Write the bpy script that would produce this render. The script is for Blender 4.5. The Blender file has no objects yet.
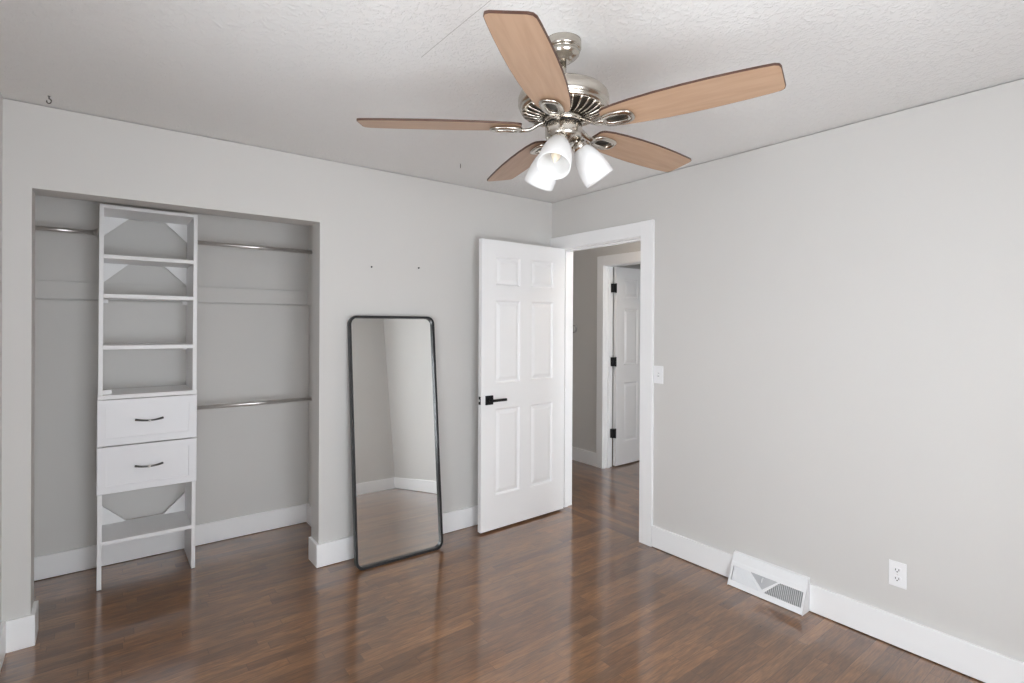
import bpy, bmesh, math, random
from mathutils import Vector, Matrix
random.seed(7)
S = bpy.context.scene
COL = S.collection
PI = math.pi

# ------------------------------------------------------------------ camera, sky, exposure
CX, CY, CZ = -2.8400, -3.2720, 1.4596
YAW, PITCH, ROLL = 0.6704, -0.0024, 0.0052
F_PX, SX, SY = 535.6605, 15.5371, -16.4883
fw = Vector((math.sin(YAW) * math.cos(PITCH), math.cos(YAW) * math.cos(PITCH), math.sin(PITCH)))
rt = Vector((math.cos(YAW), -math.sin(YAW), 0))
up = rt.cross(fw)
r2 = rt * math.cos(ROLL) + up * math.sin(ROLL)
u2 = -rt * math.sin(ROLL) + up * math.cos(ROLL)
cam_data = bpy.data.cameras.new('camera')
cam = bpy.data.objects.new('camera', cam_data)
COL.objects.link(cam)
m = Matrix.Identity(4)
for i in range(3):
    m[i][0], m[i][1], m[i][2] = r2[i], u2[i], -fw[i]
m[0][3], m[1][3], m[2][3] = CX, CY, CZ
cam.matrix_world = m
cam_data.sensor_width = 36.0
cam_data.lens = F_PX * 36.0 / 1024.0
cam_data.shift_x = -SX / 1024.0
cam_data.shift_y = SY / 1024.0
cam_data.clip_start = 0.05
S.camera = cam

SKY = 12.0
W = bpy.data.worlds.new('overcast_sky')
S.world = W
W.use_nodes = True
bg = W.node_tree.nodes['Background']
bg.inputs['Color'].default_value = (0.90, 0.95, 1.0, 1)
bg.inputs['Strength'].default_value = SKY

S.view_settings.view_transform = 'Standard'
S.view_settings.look = 'None'
S.view_settings.gamma = 1.0
S.view_settings.use_curve_mapping = False
S.view_settings.exposure = 0.25
S.cycles.max_bounces = 14
S.cycles.diffuse_bounces = 9
S.cycles.glossy_bounces = 6
S.cycles.transmission_bounces = 6
S.cycles.transparent_max_bounces = 8
S.cycles.sample_clamp_indirect = 6.0


def portal(name, loc, rot, sx, sy):
    d = bpy.data.lights.new(name, 'AREA')
    d.shape = 'RECTANGLE'
    d.size, d.size_y = sx, sy
    d.cycles.is_portal = True
    o = bpy.data.objects.new(name, d)
    o.location, o.rotation_euler = loc, rot
    COL.objects.link(o)


# room dimensions
H = 2.44
WX = -3.186          # left wall
RY = -3.95           # rear wall (behind the camera)
OXL, OXR, OZ = -3.091, -1.828, 2.0586       # closet opening
CLB = 0.825          # closet back wall
CLR = -1.655         # closet right wall
TB = 0.145            # thickness of the closet wall
TR = 0.13            # thickness of the doorway wall
DY0, DY1, DZ = -0.114, -0.924, 2.045        # clear doorway
BT, BH = 0.016, 0.14                        # baseboard
WLY0, WLY1, WZ0, WZ1 = -2.85, -2.10, 0.45, 1.80    # left wall window
WRX0, WRX1 = -3.00, -1.50                   # rear wall window
HX = 1.13            # far wall of the hall
portal('window_light_portal', (WX - 0.1, (WLY0 + WLY1) / 2, (WZ0 + WZ1) / 2), (0, -PI / 2, 0), WZ1 - WZ0, WLY1 - WLY0)
portal('rear_window_light_portal', ((WRX0 + WRX1) / 2, RY - 0.1, (WZ0 + WZ1) / 2), (PI / 2, 0, 0), WRX1 - WRX0, WZ1 - WZ0)


# ------------------------------------------------------------------ materials
def mat(name, col, rough=0.5, metal=0.0, bump=0.0, bscale=60.0, var=0.0, vscale=3.0, coat=0.0, spec=0.5):
    M = bpy.data.materials.new(name)
    M.use_nodes = True
    nt = M.node_tree
    b = nt.nodes['Principled BSDF']
    b.inputs['Base Color'].default_value = (*col, 1)
    b.inputs['Roughness'].default_value = rough
    b.inputs['Metallic'].default_value = metal
    b.inputs['Coat Weight'].default_value = coat
    b.inputs['Specular IOR Level'].default_value = spec
    tc = nt.nodes.new('ShaderNodeTexCoord')
    if var > 0:
        n = nt.nodes.new('ShaderNodeTexNoise')
        n.inputs['Scale'].default_value = vscale
        n.inputs['Detail'].default_value = 4
        nt.links.new(tc.outputs['Object'], n.inputs['Vector'])
        r = nt.nodes.new('ShaderNodeValToRGB')
        r.color_ramp.elements[0].position = 0.3
        r.color_ramp.elements[1].position = 0.7
        r.color_ramp.elements[0].color = (*[c * (1 - var) for c in col], 1)
        r.color_ramp.elements[1].color = (*[min(1, c * (1 + var)) for c in col], 1)
        nt.links.new(n.outputs['Fac'], r.inputs['Fac'])
        nt.links.new(r.outputs['Color'], b.inputs['Base Color'])
    if bump > 0:
        n2 = nt.nodes.new('ShaderNodeTexNoise')
        n2.inputs['Scale'].default_value = bscale
        n2.inputs['Detail'].default_value = 3
        nt.links.new(tc.outputs['Object'], n2.inputs['Vector'])
        bp = nt.nodes.new('ShaderNodeBump')
        bp.inputs['Strength'].default_value = bump
        bp.inputs['Distance'].default_value = 0.004
        nt.links.new(n2.outputs['Fac'], bp.inputs['Height'])
        nt.links.new(bp.outputs['Normal'], b.inputs['Normal'])
    return M


class NB:
    """small node builder"""
    def __init__(s, name):
        s.M = bpy.data.materials.new(name)
        s.M.use_nodes = True
        s.nt = s.M.node_tree
        s.b = s.nt.nodes['Principled BSDF']
        s.out = s.nt.nodes['Material Output']

    def n(s, t, **kw):
        k = s.nt.nodes.new(t)
        for a, v in kw.items():
            setattr(k, a, v)
        return k

    def l(s, a, b):
        s.nt.links.new(a, b)

    def math(s, op, a, b=None, c=None):
        k = s.n('ShaderNodeMath', operation=op)
        for i, v in enumerate((a, b, c)):
            if v is None:
                continue
            if isinstance(v, (int, float)):
                k.inputs[i].default_value = v
            else:
                s.l(v, k.inputs[i])
        return k.outputs[0]


def floor_material(name, along, tint=1.0, width=0.057, length=0.62, rough=0.30):
    B = NB(name)
    tc = B.n('ShaderNodeTexCoord')
    sp = B.n('ShaderNodeSeparateXYZ')
    B.l(tc.outputs['Object'], sp.inputs[0])
    u, v = (sp.outputs['X'], sp.outputs['Y']) if along == 'x' else (sp.outputs['Y'], sp.outputs['X'])
    vr = B.math('DIVIDE', v, width)
    row = B.math('FLOOR', vr)
    wn = B.n('ShaderNodeTexWhiteNoise', noise_dimensions='1D')
    B.l(row, wn.inputs['W'])
    ur = B.math('DIVIDE', B.math('ADD', u, B.math('MULTIPLY', wn.outputs['Value'], 7.3)), length)
    idx = B.math('FLOOR', ur)
    cmb = B.n('ShaderNodeCombineXYZ')
    B.l(row, cmb.inputs[0]); B.l(idx, cmb.inputs[1])
    wn2 = B.n('ShaderNodeTexWhiteNoise', noise_dimensions='2D')
    B.l(cmb.outputs[0], wn2.inputs['Vector'])
    ramp = B.n('ShaderNodeValToRGB')
    cr = ramp.color_ramp
    cols = [(0.0, (0.125, 0.065, 0.031)), (0.3, (0.165, 0.088, 0.042)), (0.6, (0.205, 0.112, 0.055)), (0.85, (0.230, 0.128, 0.064)), (1.0, (0.140, 0.080, 0.044))]
    while len(cr.elements) < len(cols):
        cr.elements.new(0.5)
    for e, (p, c) in zip(cr.elements, cols):
        e.position = p
        e.color = (c[0] * tint * 1.25, c[1] * tint * 1.05, c[2] * tint * 0.82, 1)
    B.l(wn2.outputs['Value'], ramp.inputs['Fac'])
    # grain stretched along the board, shifted per board
    off = B.n('ShaderNodeCombineXYZ')
    B.l(B.math('ADD', B.math('MULTIPLY', u, 4.0), B.math('MULTIPLY', wn2.outputs['Value'], 40.0)), off.inputs[0])
    B.l(B.math('MULTIPLY', v, 26.0), off.inputs[1])
    B.l(B.math('MULTIPLY', idx, 3.7), off.inputs[2])
    gn = B.n('ShaderNodeTexNoise')
    gn.inputs['Scale'].default_value = 1.0
    gn.inputs['Detail'].default_value = 6
    gn.inputs['Roughness'].default_value = 0.65
    gn.inputs['Distortion'].default_value = 1.4
    B.l(off.outputs[0], gn.inputs['Vector'])
    gr = B.n('ShaderNodeMapRange')
    gr.inputs['From Min'].default_value = 0.3
    gr.inputs['From Max'].default_value = 0.7
    gr.inputs['To Min'].default_value = 0.60
    gr.inputs['To Max'].default_value = 1.30
    B.l(gn.outputs['Fac'], gr.inputs['Value'])
    # fine open pores of the oak
    po = B.n('ShaderNodeCombineXYZ')
    B.l(B.math('ADD', B.math('MULTIPLY', u, 14.0), B.math('MULTIPLY', wn2.outputs['Value'], 90.0)), po.inputs[0])
    B.l(B.math('MULTIPLY', v, 170.0), po.inputs[1])
    pn = B.n('ShaderNodeTexNoise')
    pn.inputs['Scale'].default_value = 1.0
    pn.inputs['Detail'].default_value = 3
    B.l(po.outputs[0], pn.inputs['Vector'])
    pr = B.n('ShaderNodeMapRange')
    pr.inputs['From Min'].default_value = 0.3
    pr.inputs['From Max'].default_value = 0.7
    pr.inputs['To Min'].default_value = 0.72
    pr.inputs['To Max'].default_value = 1.22
    B.l(pn.outputs['Fac'], pr.inputs['Value'])
    # broad wear, metres across
    bn = B.n('ShaderNodeTexNoise')
    bn.inputs['Scale'].default_value = 1.6
    bn.inputs['Detail'].default_value = 2
    B.l(tc.outputs['Object'], bn.inputs['Vector'])
    br = B.n('ShaderNodeMapRange')
    br.inputs['To Min'].default_value = 0.45
    br.inputs['To Max'].default_value = 1.40
    B.l(bn.outputs['Fac'], br.inputs['Value'])
    # seams
    fv = B.math('FRACT', vr)
    fu = B.math('FRACT', ur)
    dv = B.math('MULTIPLY', B.math('MINIMUM', fv, B.math('SUBTRACT', 1.0, fv)), width)
    du = B.math('MULTIPLY', B.math('MINIMUM', fu, B.math('SUBTRACT', 1.0, fu)), length)
    d = B.math('MINIMUM', dv, du)
    sm = B.n('ShaderNodeMapRange')
    sm.inputs['From Min'].default_value = 0.0004
    sm.inputs['From Max'].default_value = 0.0016
    sm.inputs['To Min'].default_value = 0.45
    sm.inputs['To Max'].default_value = 1.0
    B.l(d, sm.inputs['Value'])
    k = B.math('MULTIPLY', B.math('MULTIPLY', B.math('MULTIPLY', gr.outputs[0], pr.outputs[0]), br.outputs[0]), sm.outputs[0])
    vm = B.n('ShaderNodeVectorMath', operation='SCALE')
    B.l(ramp.outputs['Color'], vm.inputs[0]); B.l(k, vm.inputs['Scale'])
    B.l(vm.outputs[0], B.b.inputs['Base Color'])
    rr = B.n('ShaderNodeMapRange')
    rr.inputs['To Min'].default_value = rough - 0.07
    rr.inputs['To Max'].default_value = rough + 0.09
    B.l(gn.outputs['Fac'], rr.inputs['Value'])
    B.l(rr.outputs[0], B.b.inputs['Roughness'])
    bp = B.n('ShaderNodeBump')
    bp.inputs['Strength'].default_value = 0.25
    bp.inputs['Distance'].default_value = 0.0015
    B.l(B.math('ADD', B.math('MULTIPLY', gn.outputs['Fac'], 0.25), sm.outputs[0]), bp.inputs['Height'])
    B.l(bp.outputs['Normal'], B.b.inputs['Normal'])
    B.b.inputs['Specular IOR Level'].default_value = 0.35
    B.b.inputs['Coat Weight'].default_value = 0.9
    B.b.inputs['Coat IOR'].default_value = 1.78
    B.b.inputs['Coat Roughness'].default_value = 0.12
    return B.M


def ceiling_material():
    B = NB('textured_ceiling_paint')
    tc = B.n('ShaderNodeTexCoord')
    sp = B.n('ShaderNodeSeparateXYZ')
    B.l(tc.outputs['Object'], sp.inputs[0])
    n1 = B.n('ShaderNodeTexNoise')
    n1.inputs['Scale'].default_value = 52
    n1.inputs['Detail'].default_value = 6
    n1.inputs['Distortion'].default_value = 0.8
    B.l(tc.outputs['Object'], n1.inputs['Vector'])
    r1 = B.n('ShaderNodeMapRange', interpolation_type='SMOOTHSTEP')
    r1.inputs['From Min'].default_value = 0.46
    r1.inputs['From Max'].default_value = 0.66
    B.l(n1.outputs['Fac'], r1.inputs['Value'])
    bp = B.n('ShaderNodeBump')
    bp.inputs['Strength'].default_value = 0.5
    bp.inputs['Distance'].default_value = 0.004
    B.l(r1.outputs[0], bp.inputs['Height'])
    B.l(bp.outputs['Normal'], B.b.inputs['Normal'])
    # a hairline crack along one plasterboard joint
    wob = B.n('ShaderNodeTexNoise')
    wob.inputs['Scale'].default_value = 9
    B.l(tc.outputs['Object'], wob.inputs['Vector'])
    dx = B.math('ABSOLUTE', B.math('ADD', B.math('ADD', sp.outputs['X'], 1.935), B.math('MULTIPLY', B.math('SUBTRACT', wob.outputs['Fac'], 0.5), 0.004)))
    line = B.math('LESS_THAN', dx, 0.0012)
    rng = B.math('MULTIPLY', B.math('LESS_THAN', sp.outputs['Y'], -1.5), line)
    mx = B.n('ShaderNodeMix', data_type='RGBA')
    mx.inputs['A'].default_value = (0.81, 0.805, 0.795, 1)
    mx.inputs['B'].default_value = (0.48, 0.47, 0.45, 1)
    B.l(rng, mx.inputs['Factor'])
    B.l(mx.outputs['Result'], B.b.inputs['Base Color'])
    B.b.inputs['Roughness'].default_value = 0.75
    B.b.inputs['Specular IOR Level'].default_value = 0.3
    return B.M


def wood_blade_material():
    B = NB('maple_veneer')
    tc = B.n('ShaderNodeTexCoord')
    mp = B.n('ShaderNodeMapping')
    mp.inputs['Scale'].default_value = (5, 55, 10)
    B.l(tc.outputs['Object'], mp.inputs[0])
    n = B.n('ShaderNodeTexNoise')
    n.inputs['Scale'].default_value = 1
    n.inputs['Detail'].default_value = 5
    n.inputs['Distortion'].default_value = 0.7
    B.l(mp.outputs[0], n.inputs['Vector'])
    r = B.n('ShaderNodeValToRGB')
    r.color_ramp.elements[0].position = 0.3
    r.color_ramp.elements[1].position = 0.72
    r.color_ramp.elements[0].color = (0.385, 0.243, 0.156, 1)
    r.color_ramp.elements[1].color = (0.455, 0.300, 0.198, 1)
    B.l(n.outputs['Fac'], r.inputs['Fac'])
    B.l(r.outputs['Color'], B.b.inputs['Base Color'])
    B.b.inputs['Roughness'].default_value = 0.42
    return B.M


def glass_pane_material():
    B = NB('window_glass')
    tr = B.n('ShaderNodeBsdfTransparent')
    gl = B.n('ShaderNodeBsdfGlossy')
    gl.inputs['Roughness'].default_value = 0.02
    mx = B.n('ShaderNodeMixShader')
    mx.inputs[0].default_value = 0.06
    B.l(tr.outputs[0], mx.inputs[1]); B.l(gl.outputs[0], mx.inputs[2])
    B.l(mx.outputs[0], B.out.inputs['Surface'])
    return B.M


def shade_material():
    B = NB('frosted_white_glass')
    tl = B.n('ShaderNodeBsdfTranslucent')
    tl.inputs['Color'].default_value = (0.95, 0.95, 0.95, 1)
    B.b.inputs['Base Color'].default_value = (0.93, 0.93, 0.93, 1)
    B.b.inputs['Roughness'].default_value = 0.25
    mx = B.n('ShaderNodeMixShader')
    mx.inputs[0].default_value = 0.35
    B.l(B.b.outputs[0], mx.inputs[1]); B.l(tl.outputs[0], mx.inputs[2])
    B.l(mx.outputs[0], B.out.inputs['Surface'])
    return B.M


def emit_material(name, col, strength):
    B = NB(name)
    B.b.inputs['Base Color'].default_value = (*col, 1)
    B.b.inputs['Emission Color'].default_value = (*col, 1)
    B.b.inputs['Emission Strength'].default_value = strength
    return B.M


M_WALL = mat('greige_wall_paint', (0.65, 0.637, 0.618), 0.55, bump=0.06, bscale=180, var=0.012, vscale=1.2, spec=0.35)
M_CEIL = ceiling_material()
M_TRIM = mat('white_trim_paint', (0.90, 0.90, 0.905), 0.35, var=0.008, vscale=2)
M_DOOR = mat('white_door_paint', (0.91, 0.91, 0.915), 0.33, bump=0.03, bscale=90)
M_FLOOR = floor_material('dark_oak_strips', 'x')
M_HALLFLOOR = floor_material('hall_oak_strips', 'y', 0.9)
M_MELA = mat('white_melamine', (0.84, 0.835, 0.835), 0.4, bump=0.02, bscale=120)
M_DRAWER = mat('white_drawer_front', (0.85, 0.85, 0.87), 0.4, bump=0.02, bscale=120)
M_NICKEL = mat('brushed_nickel', (0.57, 0.53, 0.475), 0.2, 1.0, bump=0.04, bscale=300, var=0.05, vscale=30)
M_NICKEL_D = mat('nickel_with_recess_shade', (0.055, 0.047, 0.038), 0.5, 0.7, var=0.1, vscale=30)  # brushed nickel with the shade of recesses put into its colour
M_CHROME = mat('polished_steel', (0.74, 0.72, 0.70), 0.34, 1.0, var=0.04, vscale=20)
M_BLACK = mat('matte_black_metal', (0.018, 0.018, 0.020), 0.42, 0.6, var=0.1, vscale=12)
M_FRAME = mat('black_mirror_frame', (0.030, 0.030, 0.032), 0.38, 0.4, var=0.15, vscale=14)
M_MIRROR = mat('silvered_mirror', (0.86, 0.87, 0.86), 0.008, 1.0, var=0.004, vscale=1)
M_BLADE = wood_blade_material()
M_BLADE_EDGE = mat('dark_blade_edge', (0.07, 0.030, 0.018), 0.45, var=0.2, vscale=15)
M_SHADE = shade_material()
M_GLASS = glass_pane_material()
M_FILAMENT = mat('amber_filament', (0.75, 0.42, 0.12), 0.4, var=0.1, vscale=40)
M_PLASTIC = mat('white_plastic', (0.87, 0.87, 0.88), 0.3, var=0.006, vscale=8)
M_SLOT = mat('dark_slot', (0.03, 0.03, 0.032), 0.7, var=0.1, vscale=40)
M_VENT = mat('white_enamelled_steel', (0.86, 0.865, 0.875), 0.32, var=0.008, vscale=6)
M_DAMPER = mat('grey_damper', (0.50, 0.505, 0.52), 0.5, var=0.03, vscale=30)
M_DUCT = mat('dark_duct', (0.42, 0.42, 0.43), 0.6, var=0.05, vscale=20)
M_PEWTER = mat('dark_pewter', (0.16, 0.155, 0.15), 0.3, 0.9, var=0.1, vscale=40)
M_FITTING = mat('grey_wall_fitting', (0.35, 0.34, 0.33), 0.4, var=0.05, vscale=40)
M_BULB = mat('warm_glass_bulb', (0.82, 0.72, 0.56), 0.12, var=0.03, vscale=60)


# ------------------------------------------------------------------ mesh helpers
def add_box(bm, x0, x1, y0, y1, z0, z1, bev=0.0, mi=0):
    x0, x1 = min(x0, x1), max(x0, x1)
    y0, y1 = min(y0, y1), max(y0, y1)
    z0, z1 = min(z0, z1), max(z0, z1)
    v = [bm.verts.new(p) for p in ((x0, y0, z0), (x1, y0, z0), (x1, y1, z0), (x0, y1, z0), (x0, y0, z1), (x1, y0, z1), (x1, y1, z1), (x0, y1, z1))]
    fs = [bm.faces.new([v[i] for i in q]) for q in ((0, 3, 2, 1), (4, 5, 6, 7), (0, 1, 5, 4), (1, 2, 6, 5), (2, 3, 7, 6), (3, 0, 4, 7))]
    for f in fs:
        f.material_index = mi
    if bev > 0:
        es = list({e for f in fs for e in f.edges})
        bmesh.ops.bevel(bm, geom=es, offset=bev, segments=2, affect='EDGES', profile=0.5)
    return v


def add_prism(bm, pts, axis, a0, a1, mi=0):
    """extrude a closed 2D polygon along an axis ('x','y','z'); pts in the other two axes in order"""
    def P(p, a):
        if axis == 'x':
            return (a, p[0], p[1])
        if axis == 'y':
            return (p[0], a, p[1])
        return (p[0], p[1], a)
    v0 = [bm.verts.new(P(p, a0)) for p in pts]
    v1 = [bm.verts.new(P(p, a1)) for p in pts]
    n = len(pts)
    fs = [bm.faces.new(v0[::-1]), bm.faces.new(v1)]
    for i in range(n):
        fs.append(bm.faces.new((v0[i], v0[(i + 1) % n], v1[(i + 1) % n], v1[i])))
    for f in fs:
        f.material_index = mi
    return fs


def add_lathe(bm, prof, seg=48, mat4=None, mi=0, cap=True):
    """prof: list of (radius, z) from top to bottom"""
    rings = []
    for r, z in prof:
        ring = []
        for k in range(seg):
            a = 2 * PI * k / seg
            p = Vector((r * math.cos(a), r * math.sin(a), z))
            if mat4 is not None:
                p = mat4 @ p
            ring.append(bm.verts.new(p))
        rings.append(ring)
    for a, b in zip(rings, rings[1:]):
        for k in range(seg):
            f = bm.faces.new((a[k], b[k], b[(k + 1) % seg], a[(k + 1) % seg]))
            f.material_index = mi
            f.smooth = True
    if cap:
        f = bm.faces.new(rings[0]); f.material_index = mi
        f = bm.faces.new(rings[-1][::-1]); f.material_index = mi


def add_tube(bm, pts, rad, seg=12, closed=False, flat=1.0, mi=0):
    """round (or flattened) tube swept along points; rad may be a list"""
    n = len(pts)
    pts = [Vector(p) for p in pts]
    rads = rad if isinstance(rad, (list, tuple)) else [rad] * n
    rings = []
    for i, p in enumerate(pts):
        a = pts[(i - 1) % n] if (closed or i > 0) else pts[i]
        b = pts[(i + 1) % n] if (closed or i < n - 1) else pts[i]
        t = (b - a).normalized()
        ref = Vector((0, 0, 1)) if abs(t.z) < 0.9 else Vector((1, 0, 0))
        s = t.cross(ref).normalized()
        w = s.cross(t).normalized()
        ring = []
        for k in range(seg):
            an = 2 * PI * k / seg
            ring.append(bm.verts.new(p + s * math.cos(an) * rads[i] + w * math.sin(an) * rads[i] * flat))
        rings.append(ring)
    m = n if closed else n - 1
    for i in range(m):
        a, b = rings[i], rings[(i + 1) % n]
        for k in range(seg):
            f = bm.faces.new((a[k], a[(k + 1) % seg], b[(k + 1) % seg], b[k]))
            f.smooth = True
            f.material_index = mi
    if not closed:
        f = bm.faces.new(rings[0][::-1]); f.material_index = mi
        f = bm.faces.new(rings[-1]); f.material_index = mi


def obj(name, bm, mats, parent=None, loc=None):
    bmesh.ops.recalc_face_normals(bm, faces=bm.faces[:])
    me = bpy.data.meshes.new(name)
    bm.to_mesh(me)
    bm.free()
    for mm in (mats if isinstance(mats, (list, tuple)) else [mats]):
        me.materials.append(mm)
    o = bpy.data.objects.new(name, me)
    COL.objects.link(o)
    if parent:
        o.parent = parent
    if loc:
        o.location = loc
    return o


def tag(o, label, cat, group=None, kind=None):
    o['label'] = label
    o['category'] = cat
    if group:
        o['group'] = group
    if kind:
        o['kind'] = kind
    return o


def thing(name, label, cat, loc=(0, 0, 0), group=None, kind=None, rot=(0, 0, 0)):
    o = bpy.data.objects.new(name, None)
    o.empty_display_size = 0.1
    o.location = loc
    o.rotation_euler = rot
    COL.objects.link(o)
    return tag(o, label, cat, group, kind)


def struct(name, bm, m, label, cat):
    return tag(obj(name, bm, m), label, cat, kind='structure')


def boxes(*bs, bev=0.0):
    bm = bmesh.new()
    for b in bs:
        add_box(bm, *b, bev=bev)
    return bm


def dup(root):
    r = root.copy()
    COL.objects.link(r)
    for ch in list(root.children):
        c = ch.copy()
        COL.objects.link(c)
        c.parent = r
        for g in list(ch.children):
            d = g.copy()
            COL.objects.link(d)
            d.parent = c
    return r


# ------------------------------------------------------------------ the room shell
GAP = 0.005   # shrinkage gap between wall heads and ceiling
XO = WX - TB
struct('floor', boxes((XO, 0.0 - 0.005, RY - TB, 0.0, -0.06, 0.0), (XO, CLR + 0.1, 0.0, CLB + 0.1, -0.06, 0.0), (-0.005, TR, RY - TB, -2.6, -0.06, 0.0)), M_FLOOR,
       'dark brown oak strip floor of the bedroom and closet', 'floor')
def ceil_z(x, y):
    """the old plasterboard ceiling sags a little towards the fan"""
    u = min(1, max(0, (x - WX) / (0 - WX)))
    v = min(1, max(0, (y - RY) / (0 - RY)))
    return H - 0.015 * math.sin(PI * u) ** 0.8 * math.sin(PI * v) ** 0.8


bm = boxes((XO, TR, RY - TB, TB, H + 0.02, H + 0.1))
NX, NY = 36, 44
gx = [XO] + [WX + (0 - WX) * i / NX for i in range(NX + 1)] + [TR]
gy = [RY - TB] + [RY + (0 - RY) * i / NY for i in range(NY + 1)] + [TB]
gv = [[bm.verts.new((x, y, ceil_z(x, y))) for y in gy] for x in gx]
for i in range(len(gx) - 1):
    for j in range(len(gy) - 1):
        f = bm.faces.new((gv[i][j], gv[i][j + 1], gv[i + 1][j + 1], gv[i + 1][j]))
        f.smooth = True
struct('ceiling', bm, M_CEIL, 'white textured bedroom ceiling with a hairline crack', 'ceiling')
struct('ceiling_closet', boxes((XO, CLR + 0.1, TB, CLB + 0.1, 2.17, 2.27)), M_WALL, 'unseen greige closet ceiling, set low to darken the space above the tower', 'ceiling')  # height lowered to deepen the shade above the shelf tower
HZ = H - GAP
struct('wall_back', boxes((XO, OXL, 0, TB, 0, HZ), (OXR, TR, 0, TB, 0, HZ), (OXL, OXR, 0, TB, OZ, HZ), bev=0.0), M_WALL,
       'greige wall with the open closet and leaning mirror', 'wall')
JB = 0.018
struct('wall_right', boxes((0, TR, DY0 + JB, 0, 0, HZ), (0, TR, RY - TB, DY1 - JB, 0, HZ), (0, TR, DY1 - JB, DY0 + JB, DZ + JB, HZ)), M_WALL,
       'plain greige wall with light switch, vent and outlet', 'wall')
struct('wall_left', boxes((XO, WX, RY, WLY0, 0, H), (XO, WX, WLY1, 0, 0, H), (XO, WX, WLY0, WLY1, 0, WZ0), (XO, WX, WLY0, WLY1, WZ1, H)), M_WALL,
       'greige wall at the far left edge beside the closet', 'wall')
struct('wall_rear', boxes((XO, WRX0, RY - TB, RY, 0, H), (WRX1, 0, RY - TB, RY, 0, H), (WRX0, WRX1, RY - TB, RY, 0, WZ0), (WRX0, WRX1, RY - TB, RY, WZ1, H)), M_WALL,
       'greige wall seen only in the leaning mirror', 'wall')
struct('wall_closet_back', boxes((XO, CLR + 0.1, CLB, CLB + 0.1, 0, H)), M_WALL, 'greige back wall inside the closet', 'wall')
struct('wall_closet_right', boxes((CLR, CLR + 0.1, TB, CLB, 0, H)), M_WALL, 'greige right side wall inside the closet', 'wall')
struct('wall_closet_left', boxes((XO, WX, TB, CLB, 0, H)), M_WALL, 'greige left side wall inside the closet', 'wall')

# closet cleat boards painted like the wall
struct('trim_1', boxes((WX, CLR, CLB - 0.020, CLB, 1.590, 1.690), bev=0.002), M_WALL, 'wall-coloured cleat board across the back of the closet', 'cleat')
struct('trim_2', boxes((CLR - 0.014, CLR, 0.38, CLB - 0.020, 1.590, 1.690), bev=0.002), M_WALL, 'short wall-coloured cleat on the right closet wall', 'cleat')

struct('wall_closet_lining', boxes((WX, CLR, CLB - 0.020, CLB, 0, 1.582), bev=0.0015), M_WALL, 'flush greige lining of the lower closet wall', 'wall')
# baseboards
BB = 0.0025
struct('baseboard_back_right', boxes((OXR - BT, -0.001, -BT, 0, 0.003, BH), (OXR - BT, OXR, 0, TB, 0.003, BH), bev=BB), M_TRIM,
       'white baseboard behind the mirror, wrapped around the closet jamb', 'baseboard')
struct('baseboard_back_left', boxes((WX + BT, OXL + BT, -BT, 0, 0, BH), (OXL, OXL + BT, 0, TB, 0, BH), bev=BB), M_TRIM,
       'short white baseboard at the left closet jamb', 'baseboard')
struct('baseboard_closet_back', boxes((WX, CLR, CLB - BT - 0.020, CLB - 0.020, 0.003, 0.134), bev=BB), M_TRIM, 'white baseboard along the back of the closet', 'baseboard')
struct('baseboard_closet_right', boxes((CLR - BT, CLR, TB, CLB - BT - 0.020, 0, 0.134), bev=BB), M_TRIM, 'white baseboard on the right closet wall', 'baseboard')
struct('baseboard_left', boxes((WX, WX + BT, RY, 0, 0, BH), bev=BB), M_TRIM, 'white baseboard of the left wall at the picture edge', 'baseboard')
struct('baseboard_rear', boxes((WX + BT, -BT, RY, RY + BT, 0, BH), bev=BB), M_TRIM, 'white baseboard of the rear wall, seen in the mirror', 'baseboard')
VY0, VY1 = -1.618, -2.030
struct('baseboard_right', boxes((-BT, 0, -1.032, VY0 + 0.002, 0.004, BH), (-BT, 0, VY1 - 0.002, RY, 0.004, BH), bev=BB), M_TRIM,
       'white baseboard under the light switch and outlet, broken by the vent', 'baseboard')

# doorway: casing boards and jamb
CT = 0.02
struct('trim_3', boxes((-CT, 0, -1.031, DY1 - 0.005, 0, 2.148), (-CT, 0, DY1 - 0.005, -0.002, DZ + 0.005, 2.146), (-CT, 0, DY0 + 0.006, -0.002, 0, DZ + 0.005), bev=0.0015), M_TRIM,
       'flat white casing boards framing the bedroom doorway', 'door casing')
struct('trim_4', boxes((0, TR, DY0, DY0 + JB, 0, DZ + JB), (0, TR, DY1 - JB, DY1, 0, DZ + JB), (0, TR, DY1, DY0, DZ, DZ + JB),
                       (0.040, 0.075, DY0 - 0.011, DY0, 0, DZ - 0.011), (0.040, 0.075, DY1, DY1 + 0.011, 0, DZ - 0.011), (0.040, 0.075, DY1, DY0, DZ - 0.011, DZ)), M_TRIM,
       'white jamb and stop lining the bedroom doorway', 'door jamb')


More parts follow.
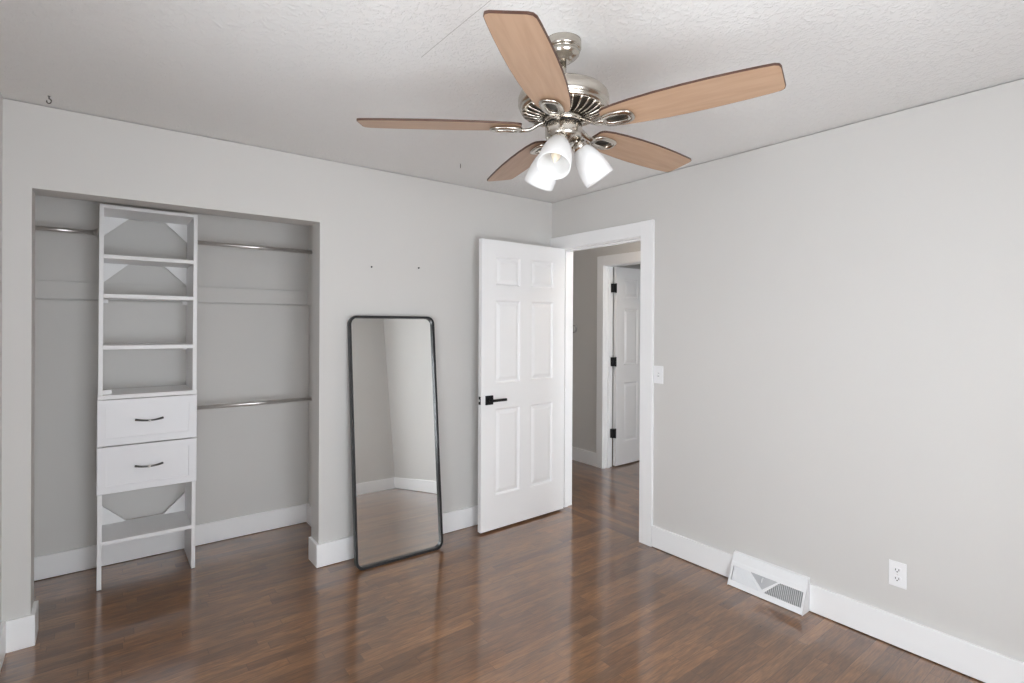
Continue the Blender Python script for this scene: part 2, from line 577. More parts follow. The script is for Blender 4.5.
def window(name, label, axis, a0, a1, fixed):
    """double-hung window in a wall; axis is the direction it runs along"""
    def bx(a, b, d0, d1, z0, z1):
        lo, hi = fixed - d1, fixed - d0
        return (a, b, lo, hi, z0, z1) if axis == 'x' else (lo, hi, a, b, z0, z1)
    root = thing(name, label, 'window', (0, 0, 0), kind='structure')
    bm = boxes(bx(a0, a0 + .04, 0.02, TB, WZ0, WZ1), bx(a1 - .04, a1, 0.02, TB, WZ0, WZ1), bx(a0 + .04, a1 - .04, 0.02, TB, WZ0, WZ0 + .04), bx(a0 + .04, a1 - .04, 0.02, TB, WZ1 - .04, WZ1))
    obj('window_frame', bm, M_TRIM, root)
    mid = (WZ0 + WZ1) / 2
    for zz0, zz1, d in ((WZ0 + .04, mid + .02, 0.045), (mid - .02, WZ1 - .04, 0.08)):
        s = obj('sash', boxes(bx(a0 + .04, a0 + .075, d, d + .03, zz0, zz1), bx(a1 - .075, a1 - .04, d, d + .03, zz0, zz1), bx(a0 + .075, a1 - .075, d, d + .03, zz0, zz0 + .035), bx(a0 + .075, a1 - .075, d, d + .03, zz1 - .035, zz1)), M_TRIM, root)
        obj('pane', boxes(bx(a0 + .075, a1 - .075, d + .013, d + .017, zz0 + .035, zz1 - .035)), M_GLASS, s)
    cas = boxes(bx(a0 - .09, a0, -0.018, 0, WZ0, WZ1), bx(a1, a1 + .09, -0.018, 0, WZ0, WZ1), bx(a0 - .09, a1 + .09, -0.018, 0, WZ1, WZ1 + .09), bx(a0 - .09, a1 + .09, -0.018, 0, WZ0 - .11, WZ0 - .02))
    obj('window_casing', cas, M_TRIM, root)
    obj('window_sill', boxes(bx(a0 - .11, a1 + .11, -0.05, 0.02, WZ0 - .02, WZ0)), M_TRIM, root)
    return root


window('window_1', 'white double-hung window in the left wall, outside the frame', 'y', WLY0, WLY1, WX)
window('window_2', 'white double-hung window in the rear wall behind the camera', 'x', WRX0, WRX1, RY)

# ------------------------------------------------------------------ hall and the room beyond
HY0, HY1 = -2.6, 1.75
struct('floor_hall', boxes((-0.005, 3.4, HY0, HY1, -0.06, 0.0)), M_HALLFLOOR, 'brown oak strip floor of the hall beyond the doorway', 'floor')
struct('ceiling_hall', boxes((TR, 3.4, HY0, HY1, H, H + 0.08)), M_CEIL, 'white ceiling of the hall', 'ceiling')
FO0, FO1, FOZ = 0.485, -0.285, 2.045
HT = 0.12
struct('wall_hall', boxes((HX, HX + HT, FO0 + JB, HY1, 0, H), (HX, HX + HT, HY0, FO1 - JB, 0, H), (HX, HX + HT, FO1 - JB, FO0 + JB, FOZ + JB, H)), M_WALL,
       'taupe hall wall seen through the doorway', 'wall')
struct('wall_hall_end', boxes((0.0, 3.4, HY1, HY1 + 0.1, 0, H)), M_WALL, 'end wall of the hall hidden behind the bedroom door', 'wall')
struct('wall_hall_near', boxes((TR, 3.4, HY0 - 0.1, HY0, 0, 0.45), (TR, 3.4, HY0 - 0.1, HY0, 1.65, H), (TR, 0.25, HY0 - 0.1, HY0, 0.45, 1.65),
                              (1.0, 1.55, HY0 - 0.1, HY0, 0.45, 1.65), (2.15, 3.4, HY0 - 0.1, HY0, 0.45, 1.65)), M_WALL, 'near end wall of the hall with two windows added for light', 'wall')
_z = (WZ0, WZ1, TB)
WZ0, WZ1, TB = 0.45, 1.65, 0.1
window('added_hall_window', 'unseen white double-hung window added at the near end to light the hall', 'x', 0.25, 1.0, HY0)  # unseen window, added to let low daylight into the hall
window('added_far_window', 'unseen white double-hung window added across the hall to light the open door', 'x', 1.55, 2.15, HY0)  # unseen window, added to brighten the door leaf across the hall
WZ0, WZ1, TB = _z
portal('added_hall_window_portal', (0.625, HY0 - 0.12, 1.05), (PI / 2, 0, 0), 0.75, 1.2)
portal('added_far_window_portal', (1.85, HY0 - 0.12, 1.05), (PI / 2, 0, 0), 0.6, 1.2)
struct('wall_hall_side', boxes((TR - 0.1, TR, TB, HY1, 0, H)), M_WALL, 'hall side wall beyond the bedroom corner', 'wall')
struct('wall_far_room', boxes((3.3, 3.4, HY0, HY1, 0, H)), M_WALL, 'far wall of the room across the hall', 'wall')
struct('baseboard_hall', boxes((HX - BT, HX, 0.575, HY1, 0, BH), (HX - BT, HX, HY0, FO1 - 0.10, 0, BH), bev=BB), M_TRIM, 'white baseboard along the hall wall', 'baseboard')
struct('trim_5', boxes((HX - 0.016, HX, FO0 + 0.005, 0.575, 0, 2.148), (HX - 0.016, HX, FO1 - 0.09, FO1 - 0.005, 0, 2.148), (HX - 0.016, HX, FO1 - 0.005, FO0 + 0.005, FOZ + 0.005, 2.148), bev=0.0015), M_TRIM,
       'white casing around the hall doorway', 'door casing')
struct('trim_6', boxes((HX, HX + HT, FO0, FO0 + JB, 0, FOZ + JB), (HX, HX + HT, FO1 - JB, FO1, 0, FOZ + JB), (HX, HX + HT, FO1, FO0, FOZ, FOZ + JB),
                       (HX + 0.045, HX + 0.08, FO0 - 0.011, FO0, 0, FOZ)), M_TRIM, 'white jamb of the hall doorway with black hinges', 'door jamb')


# ------------------------------------------------------------------ six-panel doors
def door_slab(w, h, th):
    """slab in local x 0..w (0 = hinge), y 0..th (face at y=0 looks to -y), z 0..h; six raised panels on both faces"""
    bm = bmesh.new()
    xs = [0, .115 * w / .762, .332 * w / .762, .430 * w / .762, .647 * w / .762, w]
    zs = [0, .235, .845, 1.025, 1.610, 1.715, 1.920, h]
    for y, sgn in ((0.0, 1), (th, -1)):
        for i in range(5):
            for j in range(7):
                x0, x1, z0, z1 = xs[i], xs[i + 1], zs[j], zs[j + 1]
                if i in (1, 3) and j in (1, 3, 5):
                    loops = []
                    for ins, dep in ((0, 0), (0.004, 0.003), (0.011, 0.012), (0.019, 0.012), (0.042, 0.003)):
                        loops.append([bm.verts.new(p) for p in ((x0 + ins, y + sgn * dep, z0 + ins), (x1 - ins, y + sgn * dep, z0 + ins), (x1 - ins, y + sgn * dep, z1 - ins), (x0 + ins, y + sgn * dep, z1 - ins))])
                    for a, b in zip(loops, loops[1:]):
                        for k in range(4):
                            bm.faces.new((a[k], a[(k + 1) % 4], b[(k + 1) % 4], b[k]))
                    bm.faces.new(loops[-1])
                else:
                    bm.faces.new([bm.verts.new(p) for p in ((x0, y, z0), (x1, y, z0), (x1, y, z1), (x0, y, z1))])
    for q in (((0, 0, 0), (0, th, 0), (0, th, h), (0, 0, h)), ((w, 0, 0), (w, th, 0), (w, th, h), (w, 0, h)),
              ((0, 0, 0), (w, 0, 0), (w, th, 0), (0, th, 0)), ((0, 0, h), (w, 0, h), (w, th, h), (0, th, h))):
        bm.faces.new([bm.verts.new(p) for p in q])
    bmesh.ops.remove_doubles(bm, verts=bm.verts[:], dist=1e-5)
    return bm


def lever(x, z, parent, side, direction, th):
    """side -1: on the y=0 face, +1: on the y=th face; direction: sign of x the lever points to"""
    s = side
    y0 = 0.0 if side < 0 else th
    bm = boxes((x - .032, x + .032, y0, y0 + s * .009, z - .032, z + .032), bev=0.002)
    h = obj('door_handle', bm, M_BLACK, parent)
    bm = bmesh.new()
    add_tube(bm, [(x, y0 + s * .009, z), (x, y0 + s * .05, z)], 0.011, 16)
    add_box(bm, x - direction * .012, x + direction * .118, y0 + s * .042, y0 + s * .056, z - .009, z + .009, bev=0.002)
    obj('lever', bm, M_BLACK, h)


DW, DH, DT = 0.790, 2.032, 0.035
d1 = thing('door_1', 'open white six-panel bedroom door with black lever handle', 'door', (-0.008, DY0 - 0.050, 0.014), kind='structure', rot=(0, 0, PI + math.radians(1.7)))
# local frame is turned half round: local +x runs from the hinge towards the room, local +y towards the camera
slab = obj('door_leaf', door_slab(DW, DH, DT), M_DOOR, d1)
slab.location = (0, -0.035, 0)
lever(DW - .066, 0.912, slab, 1, -1, DT)
lever(DW - .066, 0.912, slab, -1, -1, DT)
lp = obj('latch_plate', boxes((DW, DW + .0025, .006, .029, .884, .940), bev=0.001), M_BLACK, slab)
obj('latch_bolt', boxes((DW + .0025, DW + .011, .011, .024, .905, .920), bev=0.002), M_CHROME, lp)


def hinge(parent, x, y, z):
    bm = bmesh.new()
    add_tube(bm, [(x, y, z - .045), (x, y, z + .045)], 0.007, 12)
    add_tube(bm, [(x, y, z - .049), (x, y, z - .045)], 0.005, 12)
    add_tube(bm, [(x, y, z + .045), (x, y, z + .049)], 0.005, 12)
    add_box(bm, x - .034, x, y + .001, y + .004, z - .045, z + .045)
    return obj('hinge', bm, M_BLACK, parent)


d2 = thing('door_2', 'white six-panel door standing open across the hall, black hinges', 'door', (HX + HT + 0.012, FO0 - 0.040, 0.012), kind='structure', rot=(0, 0, math.radians(0.6)))
s2 = obj('door_leaf', door_slab(DW, DH, DT), M_DOOR, d2)
for hz in (0.335, 1.065, 1.815):
    bm = bmesh.new()
    add_tube(bm, [(-0.010, -0.004, hz - .048), (-0.010, -0.004, hz + .048)], 0.009, 12)
    add_box(bm, -0.048, -0.008, -0.006, 0.033, hz - .045, hz + .045, bev=0.002)
    h = obj('hinge', bm, M_BLACK, d2)

# round fitting on the hall wall
wf = thing('wall_fitting', 'small round grey fitting on the hall wall beside the door jamb', 'wall fitting', (HX, 0.925, 1.405))
bm = bmesh.new()
Rx = Matrix.Rotation(-PI / 2, 4, 'Y')
add_lathe(bm, [(.044, 0), (.044, .012), (.040, .017), (.034, .017)], 32, Rx)
obj('base', bm, M_FITTING, wf)
bm = bmesh.new()
add_lathe(bm, [(.030, .0171), (.030, .024), (.026, .027)], 32, Rx)
obj('dial', bm, mat('pale_dial', (0.55, 0.54, 0.52), 0.35, var=0.02, vscale=40), wf)

# ceiling lamp out of view, added to brighten the hall
hl = thing('added_hall_light', 'unseen round ceiling light added to brighten the hall', 'ceiling light', (0.63, -0.55, H))
bm = bmesh.new()
add_lathe(bm, [(.15, 0), (.15, -.02), (.14, -.025)], 40)
obj('added_light_base', bm, M_NICKEL, hl)
bm = bmesh.new()
add_lathe(bm, [(.135, -.025), (.13, -.05), (.10, -.075), (.05, -.09), (.01, -.094)], 40)
obj('added_light_diffuser', bm, emit_material('added_light_glow', (1.0, 0.85, 0.70), 20.0), hl)

# ------------------------------------------------------------------ closet organizer tower
TX0, TX1, TY0, TY1, TH = -2.863, -2.408, 0.432, 0.765, 2.095
PT = 0.020
tw = thing('closet_organizer', 'tall narrow white shelf tower with two drawers standing in the closet', 'closet organizer', ((TX0 + TX1) / 2, TY0, 0))
OX, OY = (TX0 + TX1) / 2, TY0
tw.rotation_euler = (0, math.radians(0.2), 0)      # leans a hair to the right


def tbox(x0, x1, y0, y1, z0, z1):
    return (x0 - OX, x1 - OX, y0 - OY, y1 - OY, z0, z1)


for a, b in ((TX0, TX0 + PT), (TX1 - PT, TX1)):
    bm = boxes(tbox(a, b, TY0, TY1, 0.004, TH), bev=0.0012)
    sd = obj('side_panel', bm, M_MELA, tw)
    obj('foot', boxes(tbox(a + .003, b - .003, TY0 + .004, TY1 - .01, 0, 0.004)), M_SLOT, sd)
xi0, xi1 = TX0 + PT, TX1 - PT
for z0, z1 in ((2.077, 2.095), (1.803, 1.824), (1.588, 1.610), (1.306, 1.328), (0.240, 0.260)):
    obj('shelf', boxes(tbox(xi0, xi1, TY0 + .003, TY1, z0, z1), bev=0.001), M_MELA, tw)
obj('shelf', boxes(tbox(TX0 - .001, TX1 + .001, TY0 - .014, TY1, 1.036, 1.058), bev=0.001), M_MELA, tw)['label'] = 'full-width shelf on top of the drawers'
# triangular corner gussets at the back
GT = 0.014
for zt, d in ((2.077, -1), (1.803, -1), (0.260, 1)):
    for xx, sx in ((xi0, 1), (xi1, -1)):
        bm = bmesh.new()
        add_prism(bm, [(xx - OX, zt), (xx - OX + sx * .116, zt), (xx - OX, zt + d * .112)], 'y', TY1 - OY - GT, TY1 - OY)
        obj('gusset', bm, M_MELA, tw)
# little corner clips under and on the loose shelves
for xx, zt, sx in ((xi0, 1.588, 1), (xi1, 1.588, -1), (xi1, 1.306, -1)):
    obj('shelf_clip', boxes(tbox(xx, xx + sx * .022, TY1 - .05, TY1 - .014, zt - .020, zt), bev=0.002), M_MELA, tw)
obj('shelf_clip', boxes(tbox(xi0, xi0 + .040, TY1 - .30, TY1 - .275, 1.058, 1.083), bev=0.002), M_MELA, tw)


def drawer(z0, z1):
    bm = bmesh.new()
    g = 0.0015
    x0, x1, y0 = TX0 - .004 - OX, TX1 + .002 - OX, -0.016
    zz0, zz1 = z0 + g, z1 - g
    loops = []
    for ins, dep in ((0, 0.003), (0.003, 0.0), (0.040, 0.0), (0.0405, 0.007)):
        loops.append([bm.verts.new(p) for p in ((x0 + ins, y0 + dep, zz0 + ins), (x1 - ins, y0 + dep, zz0 + ins), (x1 - ins, y0 + dep, zz1 - ins), (x0 + ins, y0 + dep, zz1 - ins))])
    back = [bm.verts.new(p) for p in ((x0, -0.001, zz0), (x1, -0.001, zz0), (x1, -0.001, zz1), (x0, -0.001, zz1))]
    for a, b in list(zip(loops, loops[1:])) + [(back, loops[0])]:
        for k in range(4):
            bm.faces.new((a[k], a[(k + 1) % 4], b[(k + 1) % 4], b[k]))
    bm.faces.new(loops[-1]); bm.faces.new(back[::-1])
    # the drawer box behind the front
    add_box(bm, xi0 - OX + .008, xi1 - OX - .008, -0.001, TY1 - OY - .02, z0 + .02, z1 - .03)
    dr = obj('drawer', bm, M_DRAWER, tw)
    zc = (z0 + z1) / 2 + 0.003
    bm = bmesh.new()
    pts, rad = [], []
    for i in range(15):
        t = i / 14 * 2 - 1
        pts.append((t * .064, y0 + .007 - .010 - .016 * (1 - t * t), zc - 0.003 + .007 * t * t))
        rad.append(0.0042 + 0.002 * abs(t))
    add_tube(bm, pts, rad, 10)
    for sx in (-1, 1):
        add_tube(bm, [(sx * .060, y0 + .007, zc + .003), (sx * .060, y0 - .004, zc + .003)], 0.005, 10)
    hd = obj('drawer_handle', bm, M_PEWTER, dr)
    bm = bmesh.new()
    add_lathe(bm, [(.002, .007), (.0065, .005), (.0075, 0), (.0065, -.005), (.002, -.007)], 16, Matrix.Translation((0, y0 - .020, zc - .003)))
    obj('handle_bead', bm, M_CHROME, hd)
    return dr


drawer(0.780, 1.034)
drawer(0.520, 0.778)


# ------------------------------------------------------------------ hanging rods
def rod(x0, x1, z, label):
    r = thing('closet_rod', label, 'closet rod', (x0, 0.60, z), group='closet hanging rods')
    bm = bmesh.new()
    add_tube(bm, [(0.002, 0, 0), (x1 - x0 - 0.002, 0, 0)], 0.0125, 20)
    obj('tube', bm, M_CHROME, r)
    for xx, s in ((0.0, 1), (x1 - x0, -1)):
        bm = bmesh.new()
        add_lathe(bm, [(.030, 0), (.030, .003), (.019, .006), (.019, .018), (.0125, .018)], 24, Matrix.Translation((xx, 0, 0)) @ Matrix.Rotation(s * PI / 2, 4, 'Y'))
        obj('rod_socket', bm, M_CHROME, r)
    return r


rod(WX, TX0, 1.958, 'steel hanging rod left of the shelf tower')
rod(TX1, CLR, 1.952, 'upper steel hanging rod right of the shelf tower')
rod(TX1, CLR, 0.927, 'lower steel hanging rod right of the shelf tower')


# ------------------------------------------------------------------ leaning floor mirror
def rounded_rect(w, h, r, seg=8):
    pts = []
    for cx, cz, a0 in ((w / 2 - r, r, -PI / 2), (w / 2 - r, h - r, 0), (-w / 2 + r, h - r, PI / 2), (-w / 2 + r, r, PI)):
        for k in range(seg + 1):
            a = a0 + PI / 2 * k / seg
            pts.append((cx + r * math.cos(a), cz + r * math.sin(a)))
    return pts


MWD, MHT, MDP = 0.571, 1.512, 0.032
foot_l, foot_r = Vector((-1.671, -0.203)), Vector((-1.108, -0.220))
mid = (foot_l + foot_r) / 2
ang = math.atan2(foot_r.y - foot_l.y, foot_r.x - foot_l.x)
lean = math.asin((0.211 - MDP - 0.028) / MHT) * 1.0
mr = thing('floor_mirror', 'tall rounded mirror in a thin black frame leaning on the wall', 'mirror', (mid.x, mid.y, 0.0), rot=(-lean, 0, ang))
# local: front face at y=0 looking to -y, back at y=MDP
bm = bmesh.new()
outer = rounded_rect(MWD, MHT, 0.050)
FWD = 0.014
inner = [(x, z) for x, z in ((p[0], p[1]) for p in rounded_rect(MWD - 2 * FWD, MHT - 2 * FWD, 0.040))]
inner = [(x, z + FWD) for x, z in inner]
n = len(outer)
vo0 = [bm.verts.new((x, 0, z)) for x, z in outer]
vo1 = [bm.verts.new((x, MDP, z)) for x, z in outer]
vi0 = [bm.verts.new((x, 0, z)) for x, z in inner]
vi1 = [bm.verts.new((x, MDP, z)) for x, z in inner]
for k in range(n):
    q = (k + 1) % n
    bm.faces.new((vo0[k], vo0[q], vi0[q], vi0[k]))
    bm.faces.new((vo1[k], vi1[k], vi1[q], vo1[q]))
    bm.faces.new((vo0[k], vo1[k], vo1[q], vo0[q]))
    bm.faces.new((vi0[k], vi0[q], vi1[q], vi1[k]))
es = [e for e in bm.edges if abs(e.verts[0].co.y - e.verts[1].co.y) < 1e-6 and abs(e.verts[0].co.y) < 1e-6 and (({e.verts[0], e.verts[1]} <= set(vo0)) or ({e.verts[0], e.verts[1]} <= set(vi0)))]
bmesh.ops.bevel(bm, geom=es, offset=0.0018, segments=2, affect='EDGES')
fr = obj('frame', bm, M_FRAME, mr)
bm = bmesh.new()
add_prism(bm, inner[::-1], 'y', 0.020, 0.026)
obj('mirror_glass', bm, M_MIRROR, mr)
bm = bmesh.new()
add_prism(bm, inner[::-1], 'y', 0.0262, 0.031)
obj('backing_board', bm, M_SLOT, mr)
for sx in (-1, 1):
    bm = bmesh.new()
    add_lathe(bm, [(.012, 0), (.012, .020), (.009, .0255)], 16, Matrix.Translation((sx * .22, MDP, MHT - .012)) @ Matrix.Rotation(-PI / 2, 4, 'X'))
    obj('wall_bumper', bm, M_SLOT, mr)

# ------------------------------------------------------------------ ceiling fan with light kit
FX, FY = -1.6085, -1.907
fan = thing('ceiling_fan', 'brushed nickel ceiling fan with five light wood blades and three white glass shades', 'ceiling fan', (FX, FY, H - 0.012))
tilt = Matrix.Rotation(-0.010, 4, fw) @ Matrix.Rotation(-0.014, 4, rt)       # the fan hangs a touch off plumb
fan.rotation_euler = tilt.to_euler()


def lathe_obj(name, prof, m, parent, seg=56):
    bm = bmesh.new()
    add_lathe(bm, [(r, z - H) for r, z in prof], seg)
    return obj(name, bm, m, parent)


H0 = H - 0.012
H = H0
lathe_obj('canopy', [(.056, 2.4285), (.0615, 2.426), (.0615, 2.398), (.0575, 2.394), (.0515, 2.393), (.0515, 2.388), (.0565, 2.386), (.054, 2.378), (.046, 2.369), (.037, 2.364), (.031, 2.362), (.029, 2.356), (.021, 2.355)], M_NICKEL, fan)
lathe_obj('downrod', [(.0105, 2.37), (.0105, 2.262)], M_NICKEL, fan, 24)
mh = lathe_obj('motor_housing', [(.018, 2.292), (.020, 2.268), (.060, 2.267), (.100, 2.263), (.122, 2.258), (.140, 2.249), (.151, 2.237), (.155, 2.225), (.155, 2.205), (.151, 2.196), (.147, 2.194), (.149, 2.189), (.144, 2.183), (.138, 2.182)], M_NICKEL, fan)
lathe_obj('vent_ring', [(.139, 2.186), (.120, 2.180), (.090, 2.173), (.064, 2.169)], M_NICKEL_D, fan)  # backing coloured dark for the shade between the fins
bm = bmesh.new()
for k in range(30):
    a = 2 * PI * k / 30
    prof = [(.141, 2.183, a), (.122, 2.174, a + .02), (.096, 2.166, a + .06), (.070, 2.161, a + .08)]
    add_tube(bm, [(r * math.cos(t), r * math.sin(t), z - H) for r, z, t in prof], [.0036, .0038, .0036, .0030], 6)
g = obj('vent_fins', bm, M_NICKEL, mh)
lathe_obj('flywheel', [(.062, 2.174), (.064, 2.166), (.066, 2.164), (.066, 2.144), (.062, 2.141)], M_NICKEL, fan)
lathe_obj('collar', [(.056, 2.142), (.056, 2.135)], M_SLOT, fan)
lathe_obj('switch_housing', [(.060, 2.137), (.0635, 2.134), (.0635, 2.100), (.059, 2.090), (.050, 2.085), (.030, 2.081), (.018, 2.075), (.010, 2.071)], M_NICKEL, fan)

BZ = 2.128 - H
BPITCH = math.radians(-10.3)
BANG = math.radians(217.49)


def blade_mesh():
    """blade along +x in its own frame, underside at z=0 facing down"""
    prof = [(.145, .034), (.150, .044), (.162, .051), (.20, .060), (.26, .067), (.34, .0725), (.42, .0745), (.50, .0735), (.58, .0700), (.64, .0660), (.668, .0630), (.679, .0570), (.683, .045)]
    rim = [(r, w) for r, w in prof] + [(r, -w) for r, w in prof[::-1]]
    bm = bmesh.new()
    T = 0.006
    ins = [(r, w) for r, w in rim]
    lo = [bm.verts.new((r, w, 0.0)) for r, w in rim]
    hi = [bm.verts.new((r, w, T)) for r, w in rim]
    cx = .42
    lo2 = [bm.verts.new((r + (0.0018 if r < cx else -0.0018) * (1 if abs(r - cx) > .2 else 0), w * (1 - 0.0016 / max(abs(w), .02)), -0.0006)) for r, w in rim]
    f = bm.faces.new(lo2); f.material_index = 0
    f = bm.faces.new(hi[::-1]); f.material_index = 0
    nn = len(rim)
    for k in range(nn):
        q = (k + 1) % nn
        f = bm.faces.new((lo[k], lo[q], hi[q], hi[k])); f.material_index = 1
        f = bm.faces.new((lo2[k], lo2[q], lo[q], lo[k])); f.material_index = 1
    return bm


def iron_mesh():
    """curved arm from the flywheel and an open oval loop under the blade root"""
    bm = bmesh.new()
    z0 = 2.147 - 2.131
    arm = [(.066, 0, z0), (.078, 0, z0 - .003), (.092, 0, z0 - .010), (.105, 0, z0 - .019), (.118, 0, z0 - .025), (.132, 0, z0 - .027), (.152, 0, z0 - .027)]
    add_tube(bm, arm, [.013, .012, .0115, .0115, .012, .014, .015], 10, flat=0.5)
    loop = []
    for k in range(28):
        a = 2 * PI * k / 28
        c, s = math.cos(a), math.sin(a)
        x = .196 + .046 * (abs(c) ** 0.7) * (1 if c > 0 else -1)
        y = .0265 * (abs(s) ** 0.7) * (1 if s > 0 else -1)
        loop.append((x, y, -0.0085))
    add_tube(bm, loop, 0.0115, 10, closed=True, flat=0.55)
    # recessed screw plate inside the loop
    add_lathe(bm, [(.020, .0), (.020, -.004), (.016, -.005)], 24, Matrix.Translation((.196, 0, -.001)) @ Matrix.Diagonal((1.75, 0.85, 1, 1)), mi=1)
    add_box(bm, .142, .160, -.013, .013, -.0085, -.001, bev=.002)
    add_box(bm, .222, .236, -.010, .010, -.0065, -.001, bev=.002)
    return bm


blade_src = blade_mesh()
iron_src = iron_mesh()
b0 = obj('blade_iron', iron_src, [M_NICKEL, M_NICKEL_D], fan)
bl0 = obj('blade', blade_src, [M_BLADE, M_BLADE_EDGE], b0)
bl0['label'] = 'light wood blade with dark edges'
for k in range(5):
    if k == 0:
        b = b0
    else:
        b = b0.copy()
        COL.objects.link(b)
        bb = bl0.copy()
        COL.objects.link(bb)
        bb.parent = b
        b.parent = fan
    a = BANG + k * 2 * PI / 5
    b.matrix_local = Matrix.Translation((0, 0, BZ)) @ Matrix.Rotation(a, 4, 'Z') @ Matrix.Rotation(BPITCH, 4, 'X')

# light kit: three arms, cups, bell shades, bulbs
SHT = math.radians(34)
for ang_s in (-27, -147, 93):
    A = math.radians(ang_s)
    rotz = Matrix.Rotation(A, 4, 'Z')
    base = Vector((.043, 0, 2.087 - H))
    axis = Vector((math.sin(SHT), 0, -math.cos(SHT)))
    bm = bmesh.new()
    add_tube(bm, [rotz @ p for p in (Vector((.020, 0, 2.100 - H)), Vector((.034, 0, 2.097 - H)), base, base + axis * .012)], 0.0105, 12)
    Mx = rotz @ Matrix.Translation(base + axis * .010) @ Matrix.Rotation(-SHT, 4, 'Y') @ Matrix.Scale(1.05, 4)
    add_lathe(bm, [(.012, .004), (.0235, 0), (.0265, -.008), (.0265, -.020), (.022, -.022)], 28, Mx)
    arm = obj('lamp_arm', bm, M_NICKEL, fan)
    bm = bmesh.new()
    outer_p = [(.021, -.019), (.027, -.023), (.034, -.034), (.042, -.055), (.0485, -.082), (.0515, -.108), (.0520, -.130), (.0515, -.137)]
    inner_p = [(.0495, -.1365), (.0495, -.108), (.0465, -.082), (.040, -.055), (.032, -.036), (.024, -.026), (.012, -.024)]
    add_lathe(bm, outer_p + inner_p, 40, Mx)
    sh = obj('lamp_shade', bm, M_SHADE, arm)
    bm = bmesh.new()
    add_lathe(bm, [(.011, -.024), (.011, -.045), (.0085, -.048)], 16, Mx)
    add_lathe(bm, [(.009, -.048), (.0155, -.066), (.017, -.078), (.0135, -.096), (.006, -.112), (.0015, -.120)], 20, Mx)
    add_tube(bm, [Mx @ Vector(p) for p in ((-.004, 0, -.05), (-.005, 0, -.085), (0, 0, -.095), (.005, 0, -.085), (.004, 0, -.05))], 0.0022, 8, mi=1)
    blb = obj('bulb', bm, [M_BULB, M_FILAMENT], arm)

H = 2.44
# ------------------------------------------------------------------ baseboard vent
vt = thing('floor_vent', 'white baseboard vent with slotted triangle grille on the floor', 'vent', (0, VY1, 0))
VL = VY0 - VY1
# cross-section (x, z): front foot at x=-.090, slope to the lip
FB, FT = (-.088, .004), (-.040, .118)
prof = [(-.002, .0), (-.088, .0), FB, FT, (-.036, .124), (-.022, .166), (-.002, .170)]
bm = bmesh.new()
TH_S = 0.002
# shell of sheet steel: two end cheeks, lip, and a front face with three openings
add_prism(bm, prof, 'y', 0, TH_S)
add_prism(bm, prof, 'y', VL - TH_S, VL)
add_prism(bm, [FT, (-.036, .124), (-.022, .166), (-.002, .170), (-.002, .167), (-.021, .163), (-.034, .122), (-.038, .117)], 'y', TH_S, VL - TH_S)


def fp(s, t, d=0.0):
    """point on the sloped face: s from left (far, 0) to right (near, 1), t from foot to lip, d = depth behind the face"""
    x = FB[0] + (FT[0] - FB[0]) * t
    z = FB[1] + (FT[1] - FB[1]) * t
    nx, nz = (FT[1] - FB[1]), -(FT[0] - FB[0])
    L = math.hypot(nx, nz)
    return Vector((x + nx / L * d, VL * (1 - s), z + nz / L * d))


def face_poly(bm, st, d0=0.0, d1=0.0022, mi=0):
    a = [bm.verts.new(fp(s, t, d0)) for s, t in st]
    b = [bm.verts.new(fp(s, t, d1)) for s, t in st]
    nn = len(st)
    fs = [bm.faces.new(a), bm.faces.new(b[::-1])]
    for k in range(nn):
        fs.append(bm.faces.new((a[k], b[k], b[(k + 1) % nn], a[(k + 1) % nn])))
    for f in fs:
        f.material_index = mi


S0, S1, T0, T1 = 0.035, 0.968, 0.24, 0.86
TL_, TR_, TBm = 0.275, 0.650, 0.468
face_poly(bm, [(0, 0), (1, 0), (1, T0), (0, T0)])
face_poly(bm, [(0, T1), (1, T1), (1, 1), (0, 1)])
face_poly(bm, [(0, T0), (S0, T0), (S0, T1), (0, T1)])
face_poly(bm, [(S1, T0), (1, T0), (1, T1), (S1, T1)])
face_poly(bm, [(TBm - .028, T0), (TBm + .028, T0), (TBm + .012, T0 + .10), (TBm - .012, T0 + .10)])
face_poly(bm, [(TBm - .028, T0), (TBm - .002, T0 + .10), (TL_ + .004, T1), (TL_ - .024, T1)])
face_poly(bm, [(TBm + .028, T0), (TR_ + .024, T1), (TR_ - .004, T1), (TBm + .002, T0 + .10)])
obj('vent_body', bm, M_VENT, vt)
bm = bmesh.new()
face_poly(bm, [(TBm, T0 + .04), (TR_, T1 + .01), (TL_, T1 + .01)], 0.004, 0.006)
dp = obj('damper_plate', bm, M_DAMPER, vt)
bm = bmesh.new()
p0, p1, p2 = fp(0.455, 0.80, 0.004), fp(0.455, 0.78, -0.006), fp(0.455, 0.60, -0.008)
add_tube(bm, [p0, p1, p2], 0.003, 10)
obj('damper_lever', bm, M_VENT, dp)
bm = bmesh.new()
face_poly(bm, [(S0, T0 - .02), (S1, T0 - .02), (S1, T1 + .02), (S0, T1 + .02)], 0.024, 0.025)
obj('duct_back', bm, M_DUCT, vt)
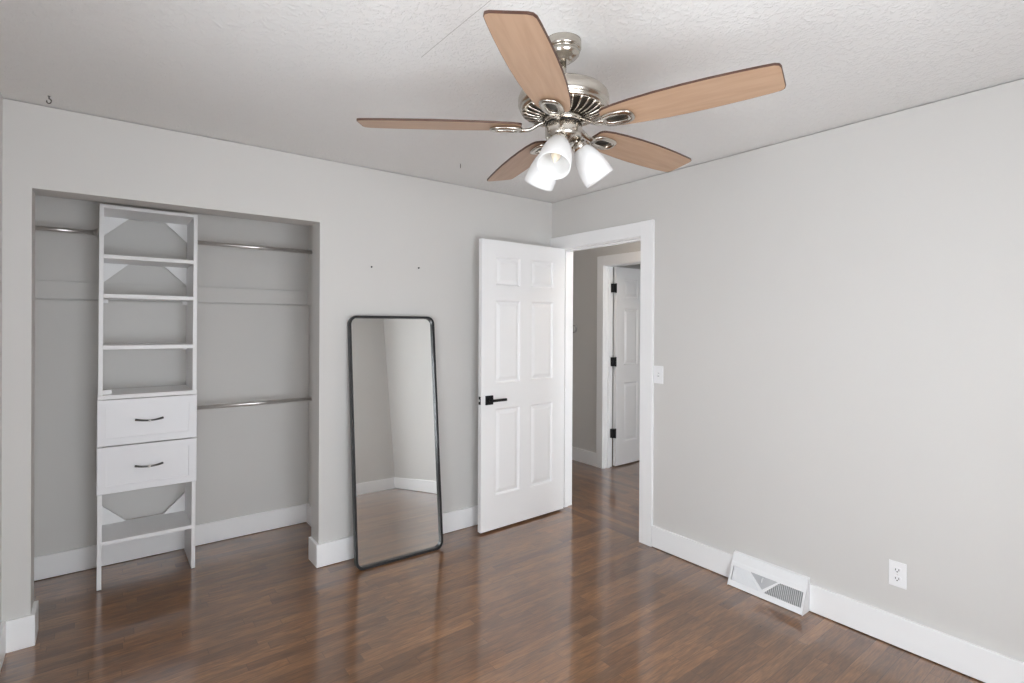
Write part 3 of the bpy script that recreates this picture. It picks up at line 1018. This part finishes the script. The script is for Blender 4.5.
for side in (0, 1):
    bm = bmesh.new()
    nf = 20
    for k in range(nf):
        s = (TBm + .03 + (S1 - TBm - .035) * (k + .5) / nf) if side else (S0 + .004 + (TBm - .034 - S0) * (k + .5) / nf)
        # where the slanted rib crosses this fin
        if side:
            tmax = T1 if s > TR_ + .02 else T0 + (T1 - T0) * (s - TBm - .026) / (TR_ - TBm)
            ds = 0.020
        else:
            tmax = T1 if s < TL_ - .02 else T0 + (T1 - T0) * (TBm - .026 - s) / (TBm - TL_)
            ds = -0.020
        if tmax < T0 + .03:
            continue
        # a thin fin, splayed outwards from the middle of the vent
        q = [fp(s - .0028, T0, .001), fp(s + .0028, T0, .001), fp(s + .0028, tmax, .001), fp(s - .0028, tmax, .001)]
        e = [fp(s - ds - .0028, T0, .014), fp(s - ds + .0028, T0, .014), fp(s - ds + .0028, tmax, .014), fp(s - ds - .0028, tmax, .014)]
        a = [bm.verts.new(p) for p in q]
        b = [bm.verts.new(p) for p in e]
        bm.faces.new(a); bm.faces.new(b[::-1])
        for j in range(4):
            bm.faces.new((a[j], b[j], b[(j + 1) % 4], a[(j + 1) % 4]))
    obj('grille', bm, M_VENT, vt)

# ------------------------------------------------------------------ outlet and switch
ol = thing('wall_outlet', 'white duplex outlet low on the right wall', 'outlet', (0, -2.414, 0.328))
obj('cover_plate', boxes((-.006, 0, -.035, .035, -.0575, .0575), bev=0.003), M_PLASTIC, ol)
for zc in (.0195, -.0195):
    bm = bmesh.new()
    pts = []
    for k in range(24):
        a = 2 * PI * k / 24
        pts.append((.0172 * math.cos(a), max(-.0125, min(.0125, .0172 * math.sin(a))) + zc))
    add_prism(bm, pts, 'x', -.0085, -.005)
    rc = obj('receptacle', bm, M_PLASTIC, ol)
    bm = boxes((-.0092, -.0084, -.0078, -.0052, zc - .002, zc + .0075), (-.0092, -.0084, .0052, .0078, zc - .002, zc + .0065))
    add_lathe(bm, [(.0028, .0084), (.0028, .0092)], 12, Matrix.Translation((0, 0, zc - .0065)) @ Matrix.Rotation(-PI / 2, 4, 'Y'))
    obj('slot', bm, M_SLOT, rc)
bm = bmesh.new()
add_lathe(bm, [(.003, .0055), (.003, .007), (.001, .0075)], 12, Matrix.Rotation(-PI / 2, 4, 'Y'))
obj('screw', bm, M_CHROME, ol)

sw = thing('light_switch', 'white toggle light switch beside the door casing', 'light switch', (0, -1.0705, 1.132))
obj('cover_plate', boxes((-.006, 0, -.0365, .0365, -.0575, .0575), bev=0.003), M_PLASTIC, sw)
bm = boxes((-.0068, -.0055, -.006, .006, -.013, .013))
tg = obj('toggle', bm, M_DAMPER, sw)
bm = bmesh.new()
add_prism(bm, [(-.0065, -.006), (-.0065, .005), (-.019, .013), (-.020, .006)], 'y', -.0042, .0042)
obj('toggle_lever', bm, M_PLASTIC, tg)


# ------------------------------------------------------------------ small fixings
def nail(x, z, label):
    bm = bmesh.new()
    R = Matrix.Rotation(PI / 2, 4, 'X')
    add_lathe(bm, [(.0016, -.004), (.0016, .010), (.0055, .0105), (.0055, .013), (.002, .0145)], 14, R)
    o = obj('wall_nail', bm, M_BLACK, None, (x, 0, z))
    return tag(o, label, 'nail', 'nails in the wall above the mirror')


nail(-1.512, 1.813, 'small dark nail in the wall above the left half of the mirror')
nail(-1.185, 1.829, 'small dark nail in the wall above the right end of the mirror')

bm = bmesh.new()
pts = [(0, 0, 0.004), (0, 0, -.012)]
for k in range(13):
    a = PI * 0.5 + k / 12 * 1.6 * PI
    pts.append((-.010 * math.cos(a), 0, -.022 + .010 * math.sin(a)))
add_tube(bm, pts, 0.0022, 8)
add_lathe(bm, [(.005, 0), (.005, -.002), (.002, -.003)], 16)
o = obj('ceiling_hook', bm, M_PEWTER, None, (-3.026, -0.146, ceil_z(-3.026, -0.146)))
o.rotation_euler = (0, 0, math.radians(-38))
tag(o, 'small dark screw hook in the ceiling at the left corner', 'hook')

bm = bmesh.new()
add_lathe(bm, [(.0022, .004), (.0022, -.022), (.0012, -.026)], 10)
tag(obj('ceiling_nail', bm, M_PEWTER, None, (-1.129, -0.446, ceil_z(-1.129, -0.446))), 'tiny dark nail sticking down from the ceiling behind the fan', 'nail')
